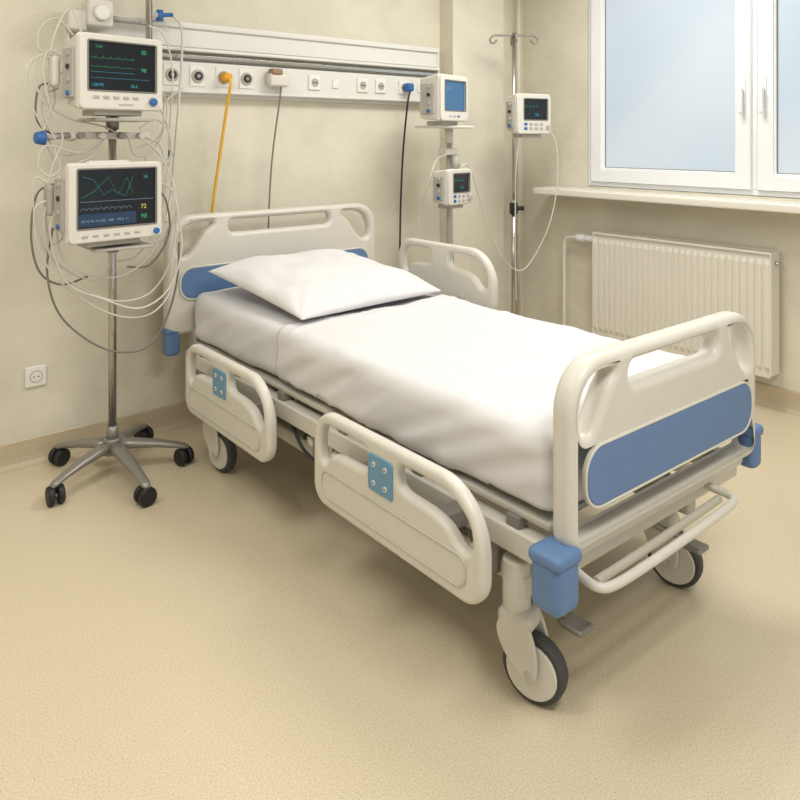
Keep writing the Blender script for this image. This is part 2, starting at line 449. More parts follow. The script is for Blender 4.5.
bumper('bumper_1', 1.343, 1.083, 0.322, 0.462, 0.043)
bumper('bumper_2', 2.286, 1.085, 0.380, 0.512, 0.030)
bumper('bumper_3', 1.314, 3.27, 0.405, 0.54, 0.034)
bumper('bumper_4', 2.44, 3.27, 0.405, 0.54, 0.034)
for i, (x0, x1) in enumerate(((1.375, 1.425), (2.205, 2.255))):
    box('side_beam_%d' % i, (x0, 1.12, 0.360), (x1, 3.26, 0.425), M_bed, B, 0.008)
    box('deck_edge_%d' % i, (x0+0.02 if i == 0 else x0-0.02, 1.14, 0.45), (x1+0.03 if i == 0 else x1-0.03, 3.2, 0.470), M_bed2, B, 0.006)
for i, y in enumerate((1.13, 1.75, 2.35, 2.9, 3.22)):
    box('cross_beam_%d' % i, (1.42, y-0.025, 0.37), (2.21, y+0.025, 0.42), M_bed2, B, 0.006)
for i in range(4):
    y0 = 1.15+i*0.515
    box('mattress_deck_%d' % i, (1.45, y0, 0.458), (2.18, y0+0.5, 0.474), M_bed2, B, 0.005)
for i, y in enumerate((1.25, 1.62, 2.0, 2.4, 2.75, 3.1)):
    for j, x in enumerate((1.40, 2.23)):
        box('deck_post_%d_%d' % (i, j), (x-0.018, y-0.022, 0.42), (x+0.018, y+0.022, 0.455), M_bed3, B, 0.004)
box('headboard_mount', (1.40, 3.2, 0.36), (2.30, 3.29, 0.52), M_bed2, B, 0.01)
for i, x in enumerate((1.45, 2.12)):
    box('chassis_beam_%d' % i, (x-0.026, 1.18, 0.245), (x+0.026, 2.98, 0.300), M_bed2, B, 0.01)
for i, y in enumerate((1.25, 2.92)):
    box('chassis_cross_%d' % i, (1.38, y-0.035, 0.25), (2.16, y+0.035, 0.31), M_bed, B, 0.012)
for i, x in enumerate((1.50, 2.08)):
    for j, (ya, yb) in enumerate(((1.45, 1.75), (2.35, 2.65))):
        cyl('lift_arm_%d_%d' % (i, j), (x, ya, 0.28), (x, yb, 0.40), 0.022, M_bed3, B)
for j, y in enumerate((1.6, 2.5)):
    cyl('lift_shaft_%d' % j, (1.45, y, 0.34), (2.14, y, 0.34), 0.018, M_bed3, B)
    box('motor_%d' % j, (1.62, y+0.05, 0.30), (1.80, y+0.24, 0.40), M_dark, B, 0.02)
cyl('actuator', (1.80, 1.5, 0.33), (1.80, 2.4, 0.33), 0.02, M_chrome, B)
box('control_box', (1.50, 2.15, 0.30), (1.62, 2.38, 0.40), M_dev2, B, 0.012)
for k, y in enumerate((2.03, 2.08, 2.18)):
    cyl('drop_post_%d' % k, (1.40, y, 0.29), (1.40, y, 0.37), 0.013, M_chrome if k == 1 else M_bed3, B)
cyl('spring_housing', (1.41, 2.02, 0.325), (1.41, 2.22, 0.325), 0.020, M_dev, B, bev=0.004)
cyl('spring_housing_tip', (1.41, 2.22, 0.325), (1.41, 2.26, 0.325), 0.014, M_chrome, B)
tube('actuator_cable', [(1.40, 2.35, 0.36), (1.39, 2.25, 0.29), (1.40, 2.12, 0.27), (1.41, 1.98, 0.30), (1.43, 1.8, 0.35)], 0.006, M_cabk, B)
for k, y in enumerate((1.32, 1.40, 1.52)):
    cyl('rail_post_%d' % k, (1.395, y, 0.28), (1.395, y, 0.37), 0.014, M_chrome if k == 1 else M_bed3, B)
box('foot_cross_frame', (1.375, 1.10, 0.352), (2.25, 1.155, 0.425), M_bed, B, 0.014)
tube('foot_bar', [(1.44, 1.13, 0.372), (1.425, 1.06, 0.366), (1.43, 1.025, 0.362), (1.47, 1.010, 0.360), (1.6, 1.005, 0.362), (1.85, 1.000, 0.374), (1.99, 1.000, 0.382), (2.035, 1.01, 0.384), (2.05, 1.04, 0.384), (2.05, 1.13, 0.387)], 0.0115, M_bed, B)
tube('foot_bar_inner', [(1.46, 1.055, 0.350), (1.70, 1.055, 0.354), (2.04, 1.055, 0.366)], 0.011, M_bed2, B)

def caster(i, x, y, stem_y, rot=0.0):
    before = set(bpy.data.objects)
    r = 0.083
    cyl('caster_tyre_%d' % i, (x-0.020, y, r), (x+0.020, y, r), r, M_rubber, B, n=48, bev=0.010)
    for s in (-1, 1):
        cyl('caster_cover_%d_%d' % (i, s), (x+s*0.018, y, r), (x+s*0.027, y, r), 0.068, M_bed, B, r2=None, n=40, bev=0.005)
        cyl('caster_axle_%d_%d' % (i, s), (x+s*0.029, y, r), (x+s*0.045, y, r), 0.012, M_bed2, B, bev=0.002)
    d = 1 if stem_y > y else -1
    for s in (-1, 1):
        xx = x+s*0.036
        pts = smoothpoly([(y-d*0.018, r-0.004), (y-d*0.022, r+0.04), (y-d*0.012, 0.170), (y+d*0.010, 0.205), (y+d*0.07, 0.205),
                          (y+d*0.088, 0.17), (y+d*0.068, 0.12), (y+d*0.026, r-0.008), (y+d*0.003, r-0.018)], 6)
        panel('caster_fork_%d_%d' % (i, s), pts, [], 0.012, 0.005, M_bed, B, 'YZ', xx, 3)
    softbox('caster_crown_%d' % i, (x-0.042, min(y-d*0.005, y+d*0.09), 0.170), (x+0.042, max(y-d*0.005, y+d*0.09), 0.222), 0.020, M_bed, B, 0.012)
    cyl('caster_stem_%d' % i, (x, stem_y, 0.20), (x, stem_y, 0.34), 0.036, M_bed, B, bev=0.006)
    if rot:
        Mx = Matrix.Translation((x, stem_y, 0)) @ Matrix.Rotation(rot, 4, 'Z') @ Matrix.Translation((-x, -stem_y, 0))
        for o in bpy.data.objects:
            if o not in before:
                o.matrix_basis = Mx @ Matrix.Translation(o.location)
caster(0, 1.405, 1.205, 1.255, math.radians(16))
caster(1, 2.115, 1.240, 1.290, math.radians(12))
caster(2, 1.37, 2.87, 2.92, math.radians(8))
caster(3, 2.12, 2.87, 2.92)
for i, (x, y) in enumerate(((1.475, 1.20), (2.04, 1.2))):
    tube('pedal_arm_%d' % i, [(x-0.03, y+0.06, 0.23), (x, y+0.02, 0.205), (x+0.03, y-0.02, 0.19)], 0.010, M_grey, B)
    softbox('pedal_%d' % i, (x+0.005, y-0.085, 0.170), (x+0.065, y-0.01, 0.186), 0.007, M_grey, B, 0.008)

def siderail(tag, xpos, y0, y1, z0, z1, out):
    """foot-side = low Y ; out = -1 near side, +1 far side"""
    L = y1-y0; H = z1-z0
    outer = rr(y0, z0, y1, z1, (0.075, 0.065, 0.095, 0.16), 14)
    f = smoothpoly([(y0+0.040, z0+0.150), (y0+0.052, z1-0.088), (y0+0.105, z1-0.048), (y0+0.17, z1-0.036), (y0+L*0.40, z1-0.036), (y0+L*0.435, z1-0.052),
                    (y0+L*0.435, z1-0.085), (y0+L*0.40, z1-0.105), (y0+0.19, z1-0.112), (y0+0.13, z1-0.128), (y0+0.085, z0+0.130), (y0+0.055, z0+0.128)])
    h = smoothpoly([(y0+L*0.625, z1-0.052), (y0+L*0.645, z1-0.036), (y1-0.09, z1-0.036), (y1-0.05, z1-0.055), (y1-0.036, z1-0.10),
                    (y1-0.045, z0+0.142), (y1-0.075, z0+0.136), (y1-0.11, z1-0.118), (y0+L*0.65, z1-0.108), (y0+L*0.625, z1-0.09)])
    panel('rail_'+tag, outer, [f, h], 0.040, 0.015, M_bed, B, 'YZ', xpos, 5)
    xo = xpos+out*0.020
    oc = rr(y0+0.055, z0+0.032, y1-0.05, z0+0.118, (0.04, 0.04, 0.03, 0.03), 8)
    ic = rr(y0+0.062, z0+0.039, y1-0.057, z0+0.111, (0.034, 0.034, 0.024, 0.024), 8)
    panel('rail_contour_'+tag, oc, [ic], 0.007, 0.0025, M_bed2, B, 'YZ', xo, 3)
    yc = y0+L*0.53
    panel('rail_keypad_'+tag, rr(yc-0.055, z1-0.145, yc+0.055, z1-0.042, 0.010, 5), [], 0.010, 0.003, M_blue2, B, 'YZ', xo, 3)
    for a in (-1, 1):
        for b in (-1, 1):
            cyl('rail_button_%s_%d_%d' % (tag, a, b), (xo+out*0.003, yc+a*0.026, z1-0.094+b*0.026), (xo+out*0.008, yc+a*0.026, z1-0.094+b*0.026), 0.0075, M_dev, B)
            cyl('rail_button_dot_%s_%d_%d' % (tag, a, b), (xo+out*0.007, yc+a*0.026, z1-0.094+b*0.026), (xo+out*0.009, yc+a*0.026, z1-0.094+b*0.026), 0.0035, M_cabg, B)
    zb = min(z0+0.16, 0.40)
    xi = xpos-out*0.02
    xf = 1.39 if out < 0 else 2.24
    for k, yy in enumerate((y0+0.2, y1-0.2)):
        box('rail_arm_%s_%d' % (tag, k), (min(xi, xf), yy-0.025, zb-0.03), (max(xi, xf), yy+0.025, zb+0.02), M_bed3, B, 0.006)
        if z0 > 0.5:
            box('rail_strut_%s_%d' % (tag, k), (xi-0.012, yy-0.02, 0.38), (xi+0.012, yy+0.02, z0+0.08), M_bed2, B, 0.005)
siderail('a', 1.272, 1.225, 1.970, 0.262, 0.552, -1)
siderail('b', 1.272, 2.255, 2.970, 0.255, 0.548, -1)
siderail('c', 2.37, 2.235, 2.90, 0.60, 0.90, 1)
siderail('d', 2.33, 1.30, 2.05, 0.255, 0.555, 1)

# ---------------------------------------------------------------- mattress, sheets, pillow
mlo, mhi = (1.392, 1.135, 0.478), (2.262, 3.215, 0.682)
def cloth(p, nn, extra=0.0):
    q = p.copy()
    side = max(0.0, 1-abs(nn.z))
    w = noise.noise(Vector((p.x*5, p.y*4, p.z*5)))*0.008 + noise.noise(Vector((p.x*11+3, p.y*9, p.z*7)))*0.004
    rg = noise.noise(Vector((p.x*6+p.y*3, p.y*2.2-p.x*1.5, 5.0)))
    w += 0.005*max(0.0, 1-abs(rg)*9)*0.5
    fold = noise.noise(Vector((p.x*3+9, p.y*7+p.z*14, p.z*3)))*0.013*side
    fold += (max(0.0, 1-abs(noise.noise(Vector((p.y*5+p.z*7, p.z*2, 2.0))))*7))*0.004*side
    rise = 0.012*max(0, (p.y-2.2))
    top = max(0.0, nn.z)
    cre = 0.0
    for xc, am in ((1.60, 0.0025), (1.83, 0.0032), (2.06, 0.0025)):
        cre += am*math.exp(-((p.x-xc-0.006*math.sin(p.y*3))/0.010)**2)
    for yc, am in ((1.62, 0.0018), (2.05, 0.0022), (2.36, 0.0045)):
        cre += am*math.exp(-((p.y-yc)/0.010)**2)
    q += nn*(w+fold+extra+cre*top)
    if nn.z > 0.3: q.z += rise
    return q
def floor_clear(p, n, e=0.0):
    q = cloth(p, n, e)
    q.z = max(q.z, 0.474)
    return q
bm = softmesh(mlo, mhi, 0.045, 0.018, lambda p, n: floor_clear(p, n))
from_bm('mattress', bm, M_sheet, B, True)
def cut(co):
    edge = 2.44+0.012*math.sin(co.x*9)
    return co.y > edge or co.z < 0.490 + 0.008*math.sin(co.y*6+1)
bm = softmesh((mlo[0], mlo[1], mlo[2]-0.005), mhi, 0.045, 0.0125, lambda p, n: cloth(p, n, 0.004), cut)
sh = from_bm('bed_sheet', bm, M_sheet2, None, True)
so = sh.modifiers.new('s', 'SOLIDIFY'); so.thickness = 0.005; so.offset = 1

def pillow():
    N = 76; Wd, Ln, T = 0.77, 0.73, 0.090
    bm = bmesh.new()
    V = {}
    for s in (1, -1):
        for i in range(N+1):
            for j in range(N+1):
                u = -1+2*i/N; v = -1+2*j/N
                if s < 0 and (i in (0, N) or j in (0, N)):
                    V[s, i, j] = V[1, i, j]; continue
                e = max(0, (1-abs(u)**3.0)*(1-abs(v)**3.0))**0.6
                x = u*Wd/2*(1-0.045*(1-v*v)); y = v*Ln/2*(1-0.045*(1-u*u))
                z = s*T*e*(1.0 if s > 0 else 0.5)
                edge = min(1, e*2)
                wr = noise.noise(Vector((x*7, y*7, 1.3)))*0.013+noise.noise(Vector((x*16, y*9, 4)))*0.006
                cr = math.sin(math.atan2(abs(v)-1.05, abs(u)-1.05)*16)*0.006*math.exp(-((abs(u)-1)**2+(abs(v)-1)**2)*5)
                if s > 0: z += (wr+cr)*edge
                V[s, i, j] = bm.verts.new((x, y, z))
    for s in (1, -1):
        for i in range(N):
            for j in range(N):
                q = (V[s, i, j], V[s, i+1, j], V[s, i+1, j+1], V[s, i, j+1])
                bm.faces.new(q if s > 0 else q[::-1])
    return from_bm('pillow', bm, M_pillow, None, True, loc=(1.818, 2.760, 0.760), rot=(math.radians(7), 0, math.radians(4)))
pillow()

# ---------------------------------------------------------------- monitors
def monitor(name, loc, rotz, w, h, d, kind):
    E = root(name, loc, rotz, local=True)
    bm = bmesh.new(); bmesh.ops.create_cube(bm, size=1)
    for v in bm.verts:
        k = 1.0 if v.co.y < 0 else 0.84
        v.co = Vector((v.co.x*w*k, v.co.y*d, v.co.z*h*k))
    bmesh.ops.bevel(bm, geom=bm.edges[:], offset=0.014, segments=4, affect='EDGES', profile=0.5)
    from_bm('housing', bm, M_dev, E, True).modifiers.new('wn', 'WEIGHTED_NORMAL')
    yf = -d/2
    if kind == 'A': sx0, sx1, sz0, sz1 = -w*0.39, w*0.40, -h*0.24, h*0.39
    elif kind == 'B': sx0, sx1, sz0, sz1 = -w*0.40, w*0.42, -h*0.31, h*0.41
    elif kind == 'C': sx0, sx1, sz0, sz1 = -w*0.36, w*0.38, -h*0.26, h*0.36
    else: sx0, sx1, sz0, sz1 = -w*0.30, w*0.38, -h*0.14, h*0.36
    panel('bezel', rr(-w/2+0.004, -h/2+0.004, w/2-0.004, h/2-0.004, 0.022, 6), [rr(sx0, sz0, sx1, sz1, 0.006, 4)], 0.018, 0.006, M_dev, E, 'XZ', yf-0.002, 3)
    panel('screen_gasket', rr(sx0-0.005, sz0-0.005, sx1+0.005, sz1+0.005, 0.008, 4), [rr(sx0+0.001, sz0+0.001, sx1-0.001, sz1-0.001, 0.006, 4)], 0.006, 0.001, M_cabg, E, 'XZ', yf-0.010, 2)
    box('screen', (sx0-0.003, yf-0.004, sz0-0.003), (sx1+0.003, yf+0.004, sz1+0.003), M_screenb if kind in 'C' else M_screen, E)
    ys = yf-0.0055
    sw, sh_ = sx1-sx0, sz1-sz0
    def wave(nm, z, amp, m, x0=0.04, x1=0.68, k=5, typ='ecg'):
        pts = []
        n = 90
        for i in range(n+1):
            t = i/n; ph = (t*k) % 1
            if typ == 'ecg': y = 1.0 if 0.30 < ph < 0.36 else (-0.3 if 0.36 <= ph < 0.4 else (0.2 if 0.6 < ph < 0.7 else 0))
            else: y = abs(math.sin(math.pi*t*k))**0.7
            pts.append((sx0+sw*(x0+(x1-x0)*t), ys, sz0+sh_*z+y*amp))
        tube(nm, pts, 0.0006, m, E, smooth=False, res=1)
    if kind == 'A':
        wave('trace_1', 0.66, sh_*0.05, M_green, k=12)
        wave('trace_2', 0.48, sh_*0.03, M_green, k=16)
        wave('trace_3', 0.36, sh_*0.02, M_cyan, typ='s', k=11)
        wave('trace_4', 0.24, sh_*0.02, M_cyan, x1=0.9, typ='s', k=15)
        text('reading_1', '80', sh_*0.12, (sx0+sw*0.78, ys, sz0+sh_*0.80), M_green, E)
        text('reading_2', '12:04', sh_*0.07, (sx0+sw*0.10, ys, sz0+sh_*0.87), M_green, E)
        text('reading_3', '98', sh_*0.12, (sx0+sw*0.78, ys, sz0+sh_*0.42), M_green, E)
        text('reading_4', '120/78', sh_*0.09, (sx0+sw*0.05, ys, sz0+sh_*0.08), M_cyan, E)
        text('reading_5', '36.6', sh_*0.09, (sx0+sw*0.62, ys, sz0+sh_*0.08), M_cyan, E)
        cyl('knob', (w*0.36, yf-0.008, -h*0.37), (w*0.36, yf-0.026, -h*0.37), 0.015, M_capb, E, bev=0.003)
        cyl('knob_ring', (w*0.36, yf-0.009, -h*0.37), (w*0.36, yf-0.014, -h*0.37), 0.019, M_dev2, E)
        for i in range(5): box('button_%d' % i, (-w*0.34+i*0.040, yf-0.014, -h*0.35), (-w*0.34+i*0.040+0.024, yf-0.008, -h*0.31), M_dev2, E, 0.002)
        box('label_strip', (-w*0.05, yf-0.0125, -h*0.43), (w*0.12, yf-0.010, -h*0.41), M_dev2, E)
    elif kind == 'B':
        tube('trace_1', [(sx0+sw*t, ys, sz0+sh_*z) for t, z in ((.05, .52), (.2, .62), (.38, .86), (.5, .55), (.62, .84), (.7, .55))], 0.0006, M_green, E, smooth=False, res=1)
        tube('trace_2', [(sx0+sw*t, ys, sz0+sh_*z) for t, z in ((.06, .88), (.2, .82), (.32, .55), (.42, .64), (.6, .52), (.7, .86))], 0.0006, M_cyan, E, smooth=False, res=1)
        tube('baseline', [(sx0+sw*.03, ys, sz0+sh_*.45), (sx0+sw*.97, ys, sz0+sh_*.45)], 0.0007, M_whitee, E, smooth=False, res=1)
        box('info_band', (sx0+sw*0.02, yf-0.0048, sz0+sh_*0.03), (sx0+sw*0.74, yf-0.0042, sz0+sh_*0.24), M_band, E)
        wave('trace_3', 0.30, sh_*0.04, M_whitee, k=9, typ='s')
        for i in range(6): text('label_%d' % i, ('PR 72', 'RR 16', 'CO2', 'NBP', 'SPO2', 'T1')[i], sh_*0.055, (sx0+sw*(0.05+0.11*i), ys, sz0+sh_*0.10), M_whitee, E)
        text('reading_1', '72', sh_*0.11, (sx0+sw*0.80, ys, sz0+sh_*0.28), M_yel, E)
        text('reading_2', '98', sh_*0.12, (sx0+sw*0.80, ys, sz0+sh_*0.10), M_green, E)
        text('reading_3', '16', sh_*0.09, (sx0+sw*0.83, ys, sz0+sh_*0.82), M_cyan, E)
        cyl('knob', (w*0.42, yf-0.008, -h*0.41), (w*0.42, yf-0.022, -h*0.41), 0.012, M_capb, E, bev=0.003)
        for i in range(6): box('button_%d' % i, (-w*0.36+i*0.042, yf-0.014, -h*0.42), (-w*0.36+i*0.042+0.022, yf-0.008, -h*0.39), M_dev2, E, 0.002)
    elif kind == 'C':
        for i in range(3): box('button_%d' % i, (-w*0.2+i*0.04, yf-0.014, -h*0.40), (-w*0.2+i*0.04+0.022, yf-0.008, -h*0.36), M_capb if i == 2 else M_dev2, E, 0.002)
        text('reading_1', '21.0', sh_*0.16, (sx0+sw*0.12, ys, sz0+sh_*0.70), M_whitee, E)
        wave('trace_1', 0.3, sh_*0.08, M_whitee, k=3, typ='s')
    else:
        wave('trace_1', 0.62, sh_*0.12, M_green, k=4)
        text('reading_1', '125', sh_*0.20, (sx0+sw*0.45, ys, sz0+sh_*0.18), M_cyan, E)
        for i in range(4):
            for j in range(2):
                box('button_%d_%d' % (i, j), (-w*0.30+i*0.04, yf-0.014, -h*0.28-j*0.026), (-w*0.30+i*0.04+0.024, yf-0.008, -h*0.28-j*0.026+0.016), M_dev2 if i else M_capb, E, 0.002)
        cyl('knob', (w*0.38, yf-0.008, -h*0.32), (w*0.38, yf-0.02, -h*0.32), 0.013, M_dev2, E)
    for i in range(4):
        cyl('port_%d' % i, (-w/2*0.97, -d*0.05, -h*0.28+i*h*0.17), (-w/2*0.97-0.016, -d*0.05, -h*0.28+i*h*0.17), 0.010, (M_capb, M_dev2, M_dark, M_dev2)[i], E)
    box('side_module', (-w/2-0.004, -d*0.28, -h*0.34), (-w/2+0.02, d*0.30, h*0.30), M_dev2, E, 0.004)
    if kind in 'AB':
        box('carry_grip', (-w*0.22, -d*0.10, h*0.44), (w*0.22, d*0.20, h*0.51), M_dev, E, 0.008)
    box('foot_plate', (-w*0.28, -d*0.35, -h/2-0.018), (w*0.28, d*0.35, -h/2+0.004), M_dev2, E, 0.004)
    return E

PX, PY = 1.01, 3.14
monitor('patient_monitor', (0.965, 3.00, 1.655), math.radians(9), 0.352, 0.298, 0.15, 'A')
monitor('patient_monitor', (0.950, 3.00, 1.152), math.radians(8), 0.388, 0.312, 0.13, 'B')

T = root('monitor_stand', (PX, PY, 0))
cyl('pole', (PX, PY, 0.10), (PX, PY, 1.52), 0.016, M_chrome, T)
cyl('upper_pole', (PX, PY, 1.48), (PX, PY, 1.80), 0.012, M_chrome, T)
cyl('hub', (PX, PY, 0.085), (PX, PY, 0.15), 0.045, M_grey, T, r2=0.036, bev=0.006)
cyl('hub_collar', (PX, PY, 0.14), (PX, PY, 0.20), 0.024, M_grey, T)
for i, (x, y) in enumerate(((0.755, 3.01), (1.02, 2.79), (1.275, 3.03), (0.86, 3.365), (1.22, 3.355))):
    d = Vector((x-PX, y-PY, 0)); L = d.length; dn = d.normalized(); s = Vector((-dn.y, dn.x, 0))
    bm = bmesh.new(); rings = []
    for t in (0.05, 0.3, 0.6, 0.85, 1.0, 1.07):
        w = 0.034*(1-t)+0.019*t; hh = 0.024*(1-t)+0.012*t; zc = 0.120-0.040*t*t
        if t > 1: w *= 0.7; hh *= 0.7
        c = Vector((PX, PY, zc))+dn*L*t
        rings.append([bm.verts.new(c+s*w*math.cos(a)+Vector((0, 0, hh*math.sin(a)))) for a in [math.pi*2*k/12 for k in range(12)]])
    for a, b in zip(rings[:-1], rings[1:]):
        for k in range(12): bm.faces.new((a[k-1], a[k], b[k], b[k-1]))
    bm.faces.new(rings[0][::-1]); bm.faces.new(rings[-1])
    bmesh.ops.recalc_face_normals(bm, faces=bm.faces)
    from_bm('leg_%d' % i, bm, M_grey, T, True)
    c = Vector((x, y, 0.036)); ax = Vector((math.cos(i*1.7), math.sin(i*1.7), 0))
    for k in (-1, 1):
        cyl('castor_%d_%d' % (i, k), c+ax*k*0.006, c+ax*k*0.030, 0.036, M_black, T, n=28, bev=0.007)
    cyl('castor_hub_%d' % i, c-ax*0.02, c+ax*0.02, 0.012, M_grey, T)
    cyl('castor_stem_%d' % i, (x, y, 0.04), (x, y, 0.08), 0.010, M_black, T)
for i, z in enumerate((0.985, 1.495)):
    box('shelf_%d' % i, (PX-0.13, PY-0.20, z-0.028), (PX+0.10, PY+0.03, z-0.016), M_dev2, T, 0.003)
    cyl('shelf_collar_%d' % i, (PX, PY, z-0.06), (PX, PY, z+0.0), 0.026, M_grey, T)
box('upper_bracket', (PX-0.035, PY-0.07, 1.60), (PX+0.035, PY+0.03, 1.72), M_dev2, T, 0.006)
box('lower_bracket', (PX-0.035, PY-0.08, 1.10), (PX+0.035, PY+0.03, 1.22), M_dev2, T, 0.006)
box('cable_tray', (PX-0.17, PY-0.03, 1.395), (PX+0.15, PY+0.03, 1.425), M_dev, T, 0.006)
for i in range(4):
    cyl('tray_connector_%d' % i, (PX-0.14+i*0.080, PY-0.03, 1.41), (PX-0.14+i*0.080, PY-0.075, 1.41), 0.013, M_dev if i % 2 else M_grey, T)
cyl('tray_arm', (PX-0.17, PY-0.01, 1.41), (PX-0.27, PY-0.03, 1.40), 0.010, M_dev2, T)
cyl('valve_knob', (PX-0.27, PY-0.03, 1.40), (PX-0.305, PY-0.035, 1.40), 0.030, M_capb, T, r2=0.022, bev=0.004)
cyl('valve_plug', (PX+0.27, PY+0.05, 1.318), (PX+0.27, PY+0.05, 1.345), 0.010, M_capb, T)

CB = root('monitor_cables', (PX, PY, 1.2))
Yc = 3.08
def c(l, dy=0.0):
    return [(p[0], Yc+dy+(p[2] if len(p) > 2 else 0), p[1]) for p in l]
white = [
    c([(0.80, 1.72), (0.75, 1.74), (0.73, 1.66), (0.76, 1.50), (0.80, 1.40), (0.76, 1.28), (0.735, 1.12), (0.76, 0.99), (0.82, 1.02)]),
    c([(0.80, 1.66), (0.76, 1.62), (0.74, 1.50), (0.79, 1.38), (0.86, 1.34), (0.93, 1.36), (0.97, 1.40)], 0.03),
    c([(0.80, 1.60), (0.74, 1.56), (0.76, 1.44), (0.84, 1.39), (0.88, 1.41)], 0.06),
    c([(0.76, 1.20), (0.73, 1.12), (0.735, 1.00), (0.78, 0.88), (0.90, 0.78), (1.02, 0.73), (1.14, 0.75), (1.22, 0.86), (1.255, 1.05), (1.24, 1.20), (1.18, 1.33), (1.10, 1.40)], -0.02),
    c([(0.76, 1.14), (0.74, 1.02), (0.80, 0.84), (0.93, 0.76), (1.08, 0.70), (1.20, 0.76), (1.26, 0.92), (1.24, 1.10), (1.22, 1.18)], -0.06),
    c([(0.76, 1.10), (0.79, 0.93), (0.90, 0.85), (1.02, 0.84), (1.12, 0.90), (1.18, 1.00)], -0.04),
    c([(0.88, 1.83), (0.84, 1.92), (0.79, 1.84), (0.76, 1.70), (0.78, 1.55), (0.74, 1.42), (0.78, 1.30)], 0.04),
    c([(1.13, 1.41), (1.20, 1.37), (1.22, 1.28), (1.19, 1.18), (1.22, 1.05)], 0.03),
    c([(1.20, 1.90), (1.27, 1.86), (1.31, 1.70), (1.30, 1.50), (1.29, 1.30), (1.27, 1.12), (1.24, 0.98)], 0.16),
    c([(1.15, 1.60), (1.22, 1.63), (1.26, 1.52), (1.22, 1.40), (1.13, 1.36)], 0.10),
    c([(0.95, 1.41), (0.92, 1.33), (0.86, 1.30), (0.80, 1.24)], 0.0),
    c([(1.06, 1.41), (1.09, 1.33), (1.16, 1.34), (1.21, 1.42), (1.22, 1.55), (1.30, 1.62)], 0.02),
    c([(0.79, 1.75), (0.70, 1.70), (0.68, 1.58), (0.73, 1.46), (0.78, 1.36), (0.83, 1.33), (0.90, 1.35)], 0.05),
    c([(0.79, 1.69), (0.72, 1.72), (0.705, 1.62), (0.74, 1.54), (0.79, 1.50), (0.85, 1.47), (0.95, 1.45), (1.02, 1.42)], 0.02),
    c([(0.75, 1.22), (0.70, 1.24), (0.70, 1.10), (0.74, 0.96), (0.84, 0.86), (0.95, 0.82), (0.99, 0.90)], 0.01),
    c([(0.76, 1.17), (0.69, 1.12), (0.72, 0.94), (0.82, 0.80), (0.99, 0.68), (1.13, 0.66), (1.22, 0.74), (1.25, 0.88)], -0.03),
    c([(0.82, 1.35), (0.74, 1.37), (0.71, 1.30), (0.75, 1.25), (0.79, 1.28), (0.77, 1.36)], 0.0),
    c([(1.12, 1.44), (1.19, 1.48), (1.25, 1.42), (1.25, 1.31), (1.18, 1.27), (1.14, 1.32)], 0.05),
    c([(1.17, 1.22), (1.25, 1.18), (1.28, 1.08), (1.23, 0.98), (1.16, 0.95), (1.10, 0.98)], 0.04),
    c([(1.14, 1.56), (1.22, 1.52), (1.27, 1.36), (1.235, 1.20), (1.20, 1.02), (1.12, 0.90), (1.04, 0.88)], 0.07),
    c([(0.86, 1.82), (0.80, 1.88), (0.74, 1.84), (0.73, 1.76), (0.78, 1.73)], 0.08),
]
multitube('cables_white', white, 0.0038, M_cabw, CB)
grey = [
    c([(0.76, 1.05), (0.74, 0.88), (0.78, 0.72), (0.88, 0.60), (1.00, 0.525), (1.13, 0.52), (1.21, 0.62), (1.26, 0.78), (1.27, 0.95)], -0.01),
    c([(0.77, 1.22), (0.71, 1.18), (0.69, 1.02), (0.72, 0.88), (0.80, 0.82), (0.90, 0.84)], 0.02),
    c([(1.18, 1.20), (1.23, 1.12), (1.24, 0.98), (1.16, 0.86), (1.06, 0.86)], 0.03),
    c([(0.79, 1.62), (0.73, 1.60), (0.72, 1.48), (0.77, 1.42), (0.85, 1.42)], 0.07),
]
multitube('cables_grey', grey, 0.0042, M_cabg, CB)
softbox('plug_bundle', (0.732, 3.03, 1.10), (0.762, 3.10, 1.22), 0.012, M_dev2, CB, 0.01)
softbox('plug_bundle_upper', (0.755, 3.05, 1.60), (0.785, 3.12, 1.72), 0.012, M_dev, CB, 0.01)

G = root('suction_regulator', (0.98, 3.35, 1.95))
cyl('ceiling_drop_tube', (1.235, 3.33, 1.78), (1.235, 3.33, ZC), 0.015, M_chrome, G)
box('drop_clamp', (1.21, 3.31, 1.77), (1.26, 3.39, 1.83), M_dev2, G, 0.006)
box('body', (0.95, 3.27, 1.88), (1.06, 3.38, 2.00), M_dev, G, 0.015)
box('body_wing', (0.88, 3.30, 1.86), (0.96, 3.38, 1.95), M_dev, G, 0.012)
cyl('gauge', (1.005, 3.275, 1.94), (1.005, 3.25, 1.94), 0.035, M_dev, G, bev=0.004)
cyl('gauge_face', (1.005, 3.252, 1.94), (1.005, 3.248, 1.94), 0.028, M_socket, G)
cyl('arm', (1.05, 3.33, 1.93), (1.20, 3.33, 1.93), 0.012, M_dev2, G)
cyl('elbow', (1.27, 3.33, 1.965), (1.345, 3.33, 1.975), 0.010, M_capb, G)
cyl('elbow_b', (1.285, 3.33, 1.94), (1.285, 3.33, 1.99), 0.016, M_capb, G)
box('elbow_link', (1.235, 3.32, 1.955), (1.28, 3.34, 1.975), M_dev2, G)
tube('hose', [(1.345, 3.33, 1.975), (1.39, 3.33, 1.91), (1.39, 3.34, 1.7), (1.37, 3.35, 1.4), (1.34, 3.33, 1.15), (1.28, 3.25, 1.02)], 0.006, M_cabw, G)

